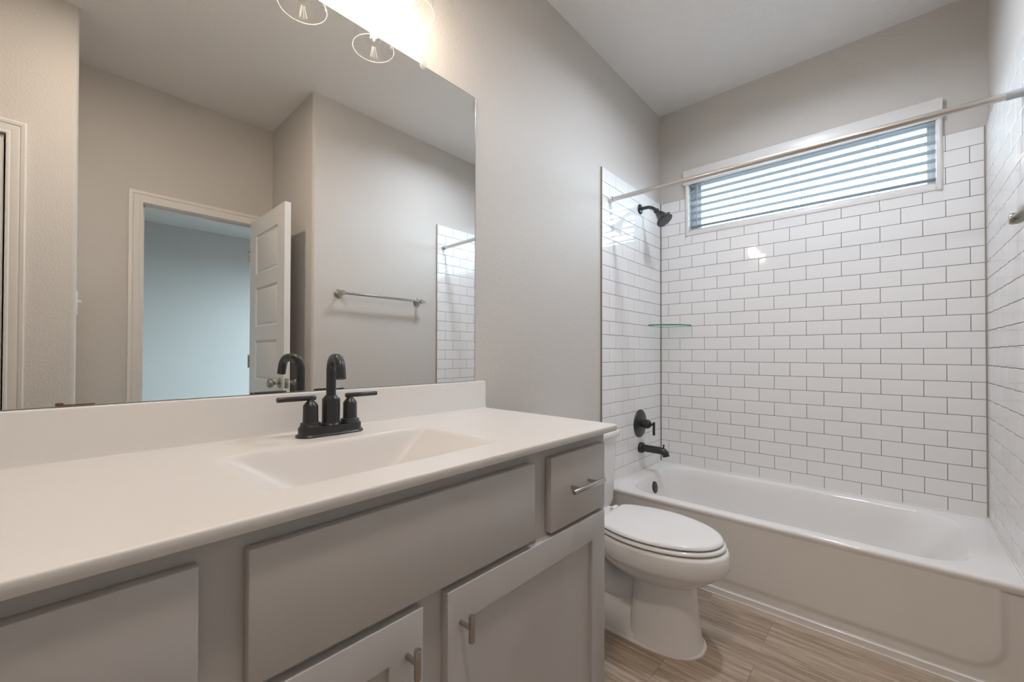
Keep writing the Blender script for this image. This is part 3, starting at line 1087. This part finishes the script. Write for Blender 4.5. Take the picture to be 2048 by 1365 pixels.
# backsplash with a small cove at its foot
sec = [(-0.009, CTZ - 0.002), (0.016, CTZ - 0.002), (0.0155, CTZ), (0.0125, CTZ + 0.0015), (0.0105, CTZ + 0.006), (0.0100, 1.004), (0.0088, 1.0075), (0.006, 1.0095), (-0.009, 1.0095)]
b.rings([[V(x, CY0_ + 0.002, z) for x, z in sec], [V(x, CY1_ - 0.006, z) for x, z in sec],
         [V(x + (0 if x < 0 else -0.003), CY1_ - 0.002, z + (0 if z < 1 else -0.002)) for x, z in sec]])
b.build('backsplash', M['top'], vt, smooth=35)
MB().lathe((0.31, -2.36, CTZ - 0.110), (0, 0, 1), [(0.031, -0.002), (0.031, 0.003), (0.024, 0.004), (0.022, 0.001), (0.016, 0.006), (0.0, 0.007)], 28).build('drain', M['black'], vt)

# ---------------------------------------------------------------- faucet
fx, fy = 0.096, -2.345
ft = thing('bathroom_faucet', (fx, fy, CTZ), 'matte black two-handle faucet with high arched spout on the vanity top', 'faucet')


def stadium(hx, hy, z, n=12):
    out = []
    for p in arc(fx, fy + hy - hx, hx, 0, 180, n):
        out.append(V(p[0], p[1], z))
    for p in arc(fx, fy - hy + hx, hx, 180, 360, n):
        out.append(V(p[0], p[1], z))
    return out


MB().rings([stadium(0.031, 0.085, CTZ), stadium(0.032, 0.086, CTZ + 0.003), stadium(0.030, 0.084, CTZ + 0.006), stadium(0.0265, 0.080, CTZ + 0.008),
            stadium(0.0265, 0.080, CTZ + 0.022), stadium(0.0255, 0.079, CTZ + 0.024)]).build('base_plate', M['black'], ft)
b = MB()
b.lathe((fx, fy, CTZ + 0.022), (0, 0, 1), [(0.026, 0), (0.026, 0.004), (0.0225, 0.008), (0.0218, 0.012), (0.0218, 0.066), (0.0212, 0.069), (0.0140, 0.078), (0.0125, 0.079)], 32)
pth = [V(fx, fy, CTZ + 0.095), V(fx, fy, CTZ + 0.165)]
sd_ = V(0.205 - fx, -2.367 - fy, 0).normalized()
rc, top_z = 0.034, 1.1025
pth = [V(fx, fy, CTZ + 0.095), V(fx, fy, top_z - rc - 0.01)]
for i in range(9):
    a = PI / 2 * i / 8
    pth.append(V(fx, fy, top_z - rc) + sd_ * (rc - rc * math.cos(a)) + V(0, 0, rc * math.sin(a)))
for i in range(1, 9):
    a = math.radians(82) * i / 8
    pth.append(V(fx, fy, top_z - rc) + sd_ * (rc + 0.026 + rc * math.sin(a)) + V(0, 0, rc * math.cos(a)))
dl = (pth[-1] - pth[-2]).normalized()
pth.append(pth[-1] + dl * 0.010)
pth.append(pth[-1] + dl * 0.011)
b.tube(pth, 0.0118, 24)
b.build('spout', M['black'], ft)
for s in (-1, 1):
    hy = fy + s * 0.0515
    b = MB()
    b.lathe((fx, hy, CTZ + 0.023), (0, 0, 1), [(0.0255, 0), (0.0255, 0.004), (0.0235, 0.006), (0.0235, 0.011), (0.0185, 0.013), (0.0180, 0.017), (0.0175, 0.053), (0.0165, 0.056), (0.0085, 0.066), (0.0065, 0.068), (0.0065, 0.078)], 28)
    h = b.build('handle', M['black'], ft)
    tilt = 0.0 if s < 0 else 0.0
    b = MB()
    b.cyl((fx, hy - s * 0.012, CTZ + 0.0965), (fx + tilt, hy + s * 0.078, CTZ + 0.0965), 0.0062, 20, bev=0.0012)
    b.build('lever', M['black'], h)

# ---------------------------------------------------------------- vanity light
LX, LZ = 0.108, 2.150
LYS = (-2.112, -2.342, -2.572)
vl = thing('vanity_light', (-0.01, -2.342, 2.36), 'three-bulb vanity light with clear glass shades above the mirror', 'light fixture')
MB().box(-0.0098, 0.014, -2.66, -2.02, 2.385, 2.445, 0.004).build('back_plate', M['nickel'], vl)
for yy in LYS:
    b = MB()
    b.tube([(0.012, yy, 2.415), (0.06, yy, 2.415), (0.09, yy, 2.410), (0.104, yy, 2.395), (LX, yy, 2.365)], 0.008, 14)
    b.build('arm', M['nickel'], vl)
    b = MB()
    b.lathe((LX, yy, 2.372), (0, 0, -1), [(0.012, 0), (0.024, 0.004), (0.026, 0.012), (0.026, 0.055), (0.021, 0.060), (0.021, 0.075), (0.0175, 0.078)], 28)
    b.build('socket', M['nickel'], vl)
    # open clear cylinder shade
    b = MB()
    n = 48
    rs = []
    for r, z in ((0.024, 2.325), (0.050, 2.324), (0.060, 2.318), (0.0635, 2.306), (0.0645, 2.24), (0.0655, LZ + 0.004), (0.0668, LZ)):
        rs.append([V(LX + r * math.cos(2 * PI * i / n), yy + r * math.sin(2 * PI * i / n), z) for i in range(n)])
    b.rings(rs, False, False)
    sh = b.build('shade', M['lampglass'], vl)
    b = MB()
    ring = [V(LX + 0.0665 * math.cos(2 * PI * i / n), yy + 0.0665 * math.sin(2 * PI * i / n), LZ) for i in range(n + 1)]
    b.tube(ring, 0.0012, 6)
    b.build('shade_rim', M['gedge'], sh)
    bb = MB()
    bb.lathe((LX, yy, 2.297), (0, 0, -1), [(0.0135, 0), (0.0135, 0.028), (0.016, 0.040), (0.024, 0.062), (0.0295, 0.082), (0.0295, 0.100), (0.024, 0.118), (0.014, 0.128), (0.0, 0.131)], 28)
    bu = bb.build('bulb', M['lampglass'], vl)
    MB().lathe((LX, yy, 2.297), (0, 0, -1), [(0.0138, 0), (0.0138, 0.024), (0.010, 0.026), (0.004, 0.046), (0.004, 0.052)], 20).build('bulb_base', M['brass'], bu)
    b = MB()
    for q in range(4):
        a = PI / 4 + q * PI / 2
        b.cyl((LX + 0.004 * math.cos(a), yy + 0.004 * math.sin(a), 2.236), (LX + 0.010 * math.cos(a), yy + 0.010 * math.sin(a), 2.187), 0.0013, 6)
    b.build('filament', M['fil'], bu, smooth=0)['label'] = 'glowing filament'

# ---------------------------------------------------------------- added fill lights (overhead, out of the frame)
# made-up light that brightens the tub end: short can with a set-back lens
cl = thing('added_tub_fill_light', (0.82, -0.87, CZ), 'added unseen fill light, short white cylinder on the ceiling above the bathtub', 'added fill light')
MB().lathe((0.82, -0.87, CZ + 0.0005), (0, 0, -1), [(0.094, 0), (0.094, 0.040), (0.090, 0.043), (0.086, 0.040), (0.084, 0.012), (0.0, 0.012)], 48).build('can', M['trim'], cl)
MB().lathe((0.82, -0.87, CZ - 0.0125), (0, 0, -1), [(0.080, 0), (0.080, 0.001), (0.0, 0.001)], 48).build('fill_glow', M['fill_glow'], cl)
# invented flush disc, warm fill for the vanity and alcove side
cl = thing('added_vanity_fill_light', (0.95, -2.62, CZ), 'added unseen fill light, flat white disc on the ceiling in front of the vanity', 'added fill light')
n = 48
b = MB()
b.rings([[V(0.95 + r * math.cos(2 * PI * i / n), -2.62 + r * math.sin(2 * PI * i / n), z) for i in range(n)] for r, z in ((0.105, CZ + 0.0005), (0.104, CZ - 0.003), (0.084, CZ - 0.005), (0.080, CZ - 0.001))], False, False)
b.build('trim_ring', M['trim'], cl)
MB().lathe((0.95, -2.62, CZ - 0.0005), (0, 0, -1), [(0.080, 0), (0.080, 0.001), (0.0, 0.001)], 48).build('fill_glow', M['fill_glow_warm'], cl)

# ---------------------------------------------------------------- toilet
TYc = -1.192
tl = thing('toilet', (0.3, TYc, 0.0), 'white elongated two-piece toilet between the vanity and the bathtub', 'toilet')


def egg(z, xb, xf, hw, xm=None, back=2.6, front=2.0, n=56, dy=0.0):
    """egg outline: widest at xm; superellipse exponents for the back and front halves"""
    xm = xb + (xf - xb) * 0.45 if xm is None else xm
    out = []
    for i in range(n):
        a = 2 * PI * i / n
        c, s = math.cos(a), math.sin(a)
        e = front if c >= 0 else back
        L = (xf - xm) if c >= 0 else (xm - xb)
        out.append(V(xm + L * math.copysign(abs(c) ** (2 / e), c), TYc + dy + hw * math.copysign(abs(s) ** (2 / e), s), z))
    return out


# bowl
rs = [egg(0.392, 0.255, 0.729, 0.176, 0.47), egg(0.389, 0.250, 0.737, 0.182, 0.47), egg(0.380, 0.246, 0.742, 0.186, 0.47),
      egg(0.345, 0.246, 0.744, 0.187, 0.47), egg(0.326, 0.246, 0.742, 0.186, 0.47), egg(0.318, 0.247, 0.738, 0.183, 0.47),
      egg(0.308, 0.250, 0.727, 0.175, 0.47), egg(0.285, 0.262, 0.700, 0.156, 0.47), egg(0.262, 0.28, 0.672, 0.134, 0.47), egg(0.245, 0.31, 0.648, 0.112, 0.47), egg(0.232, 0.36, 0.630, 0.098, 0.47)]
bowl = MB()
bowl.rings(rs, True, False)
# pedestal
ped = [egg(0.245, 0.405, 0.622, 0.096, 0.50, 4.5, 2.3), egg(0.20, 0.404, 0.627, 0.098, 0.50, 4.5, 2.3), egg(0.12, 0.400, 0.634, 0.103, 0.50, 4.5, 2.3),
       egg(0.05, 0.394, 0.642, 0.111, 0.50, 4.5, 2.3), egg(0.022, 0.388, 0.647, 0.116, 0.50, 4.5, 2.3), egg(0.010, 0.384, 0.651, 0.120, 0.50, 4.5, 2.3), egg(0.0, 0.38, 0.652, 0.121, 0.50, 4.5, 2.3)]
bowl.rings(ped, True, True)
# long foot along the floor
foot = [egg(0.150, 0.150, 0.52, 0.050, 0.36, 3.5, 3.5), egg(0.085, 0.142, 0.54, 0.078, 0.37, 3.5, 3.3), egg(0.045, 0.134, 0.57, 0.098, 0.38, 3.5, 3.0), egg(0.020, 0.125, 0.62, 0.114, 0.40, 3.5, 2.6), egg(0.0, 0.12, 0.64, 0.120, 0.40, 3.5, 2.6)]
bowl.rings(foot, True, True)
# trapway: swelling S behind the pedestal
tp = [(0.46, 0.235, 0.070), (0.41, 0.185, 0.072), (0.36, 0.150, 0.074), (0.31, 0.135, 0.074), (0.262, 0.148, 0.074), (0.222, 0.185, 0.074), (0.192, 0.24, 0.076), (0.170, 0.30, 0.080), (0.16, 0.345, 0.084)]
bowl.tube([(x, TYc, z) for x, z, r in tp], [r for x, z, r in tp], 28)
bowl.tube([(0.20, TYc, 0.26), (0.185, TYc, 0.18), (0.18, TYc, 0.10), (0.18, TYc, 0.02)], [0.055, 0.062, 0.070, 0.080], 24)
bowl.build('bowl', M['porc'], tl, smooth=55)
b = MB()
b.rings([[V(x, y, z) for x, y in ((0.02, TYc - 0.125), (0.30, TYc - 0.150), (0.30, TYc + 0.150), (0.02, TYc + 0.125))] for z in (0.345, 0.352, 0.384, 0.392)])
bmesh.ops.bevel(b.bm, geom=[e for e in b.bm.edges if abs(e.verts[0].co.z - e.verts[1].co.z) > 1e-4], offset=0.02, segments=4, affect='EDGES')
b.build('tank_deck', M['porc'], tl, smooth=50)


def lidline(z, x0, xf, hw, hb, ins=0.0, n=30):
    """seat outline: flat back at x0 with half width hb, widest hw, round tip at xf"""
    x0, xf, hw, hb = x0 + ins, xf - ins, hw - ins, hb - ins
    xm = x0 + (xf - x0) * 0.42
    side = []
    r = 0.02
    side += [(x0, hb - r)] + [(x0 + r - r * math.cos(a), hb - r + r * math.sin(a)) for a in (0.5, 1.0)]
    for i in range(1, n // 2):
        x = x0 + r + (xm - x0 - r) * i / (n // 2)
        side.append((x, hb + (hw - hb) * math.sin(PI / 2 * (x - x0) / (xm - x0))))
    for i in range(n + 1):
        a = PI / 2 * (1 - i / n)
        side.append((xm + (xf - xm) * math.cos(a), hw * math.sin(a) ** 0.98))
    pts = [(x, TYc - y) for x, y in side] + [(x, TYc + y) for x, y in side[-2::-1]]
    return [V(x, y, z) for x, y in pts]


b = MB()
b.rings([lidline(0.3965, 0.262, 0.731, 0.182, 0.130, 0.012), lidline(0.3975, 0.262, 0.731, 0.182, 0.130, 0.003), lidline(0.4005, 0.262, 0.731, 0.182, 0.130, 0.0),
         lidline(0.4070, 0.262, 0.731, 0.182, 0.130, 0.001), lidline(0.4105, 0.262, 0.731, 0.182, 0.130, 0.006), lidline(0.4110, 0.262, 0.731, 0.182, 0.130, 0.014)])
b.build('seat', M['seat'], tl, smooth=50)
b = MB()
b.rings([lidline(0.4160, 0.262, 0.722, 0.177, 0.128, 0.010), lidline(0.4168, 0.262, 0.722, 0.177, 0.128, 0.002), lidline(0.420, 0.262, 0.722, 0.177, 0.128, 0.0),
         lidline(0.4255, 0.262, 0.722, 0.177, 0.128, 0.002), lidline(0.4295, 0.262, 0.722, 0.177, 0.128, 0.008), lidline(0.4315, 0.262, 0.722, 0.177, 0.128, 0.018),
         lidline(0.4325, 0.262, 0.722, 0.177, 0.128, 0.035), lidline(0.4330, 0.262, 0.722, 0.177, 0.128, 0.07)])
b.build('lid', M['seat'], tl, smooth=50)
for s in (-1, 1):
    MB().cyl((0.248, TYc + s * 0.075 - 0.022, 0.414), (0.248, TYc + s * 0.075 + 0.022, 0.414), 0.012, 16, bev=0.003).build('seat_hinge', M['seat'], tl)
b = MB()
b.rings([rrect(0.020, 0.182, TYc - 0.188, TYc + 0.182, 0.03, 0.392), rrect(0.014, 0.190, TYc - 0.198, TYc + 0.192, 0.03, 0.42), rrect(0.012, 0.198, TYc - 0.212, TYc + 0.204, 0.03, 0.715)])
b.build('tank', M['porc'], tl, smooth=50)
b = MB()
b.rings([rrect(0.008, 0.206, TYc - 0.220, TYc + 0.212, 0.03, 0.716), rrect(0.005, 0.212, TYc - 0.225, TYc + 0.217, 0.032, 0.722),
         rrect(0.005, 0.212, TYc - 0.225, TYc + 0.217, 0.032, 0.744), rrect(0.009, 0.207, TYc - 0.220, TYc + 0.212, 0.03, 0.752), rrect(0.02, 0.195, TYc - 0.208, TYc + 0.20, 0.025, 0.755)])
b.build('tank_lid', M['porc'], tl, smooth=50)
b = MB()
b.cyl((0.195, TYc - 0.15, 0.675), (0.212, TYc - 0.15, 0.675), 0.012, 18)
b.tube([(0.212, TYc - 0.15, 0.675), (0.216, TYc - 0.12, 0.672), (0.216, TYc - 0.075, 0.668)], [0.007, 0.006, 0.007], 12)
b.build('flush_lever', M['chrome'], tl)
b = MB()
b.rings([egg(0.0, 0.112, 0.662, 0.130, 0.44, 3.5, 2.35), egg(0.0045, 0.113, 0.661, 0.129, 0.44, 3.5, 2.35), egg(0.007, 0.120, 0.655, 0.123, 0.44, 3.5, 2.35)])
b.build('floor_caulk', M['wcaulk'], tl)
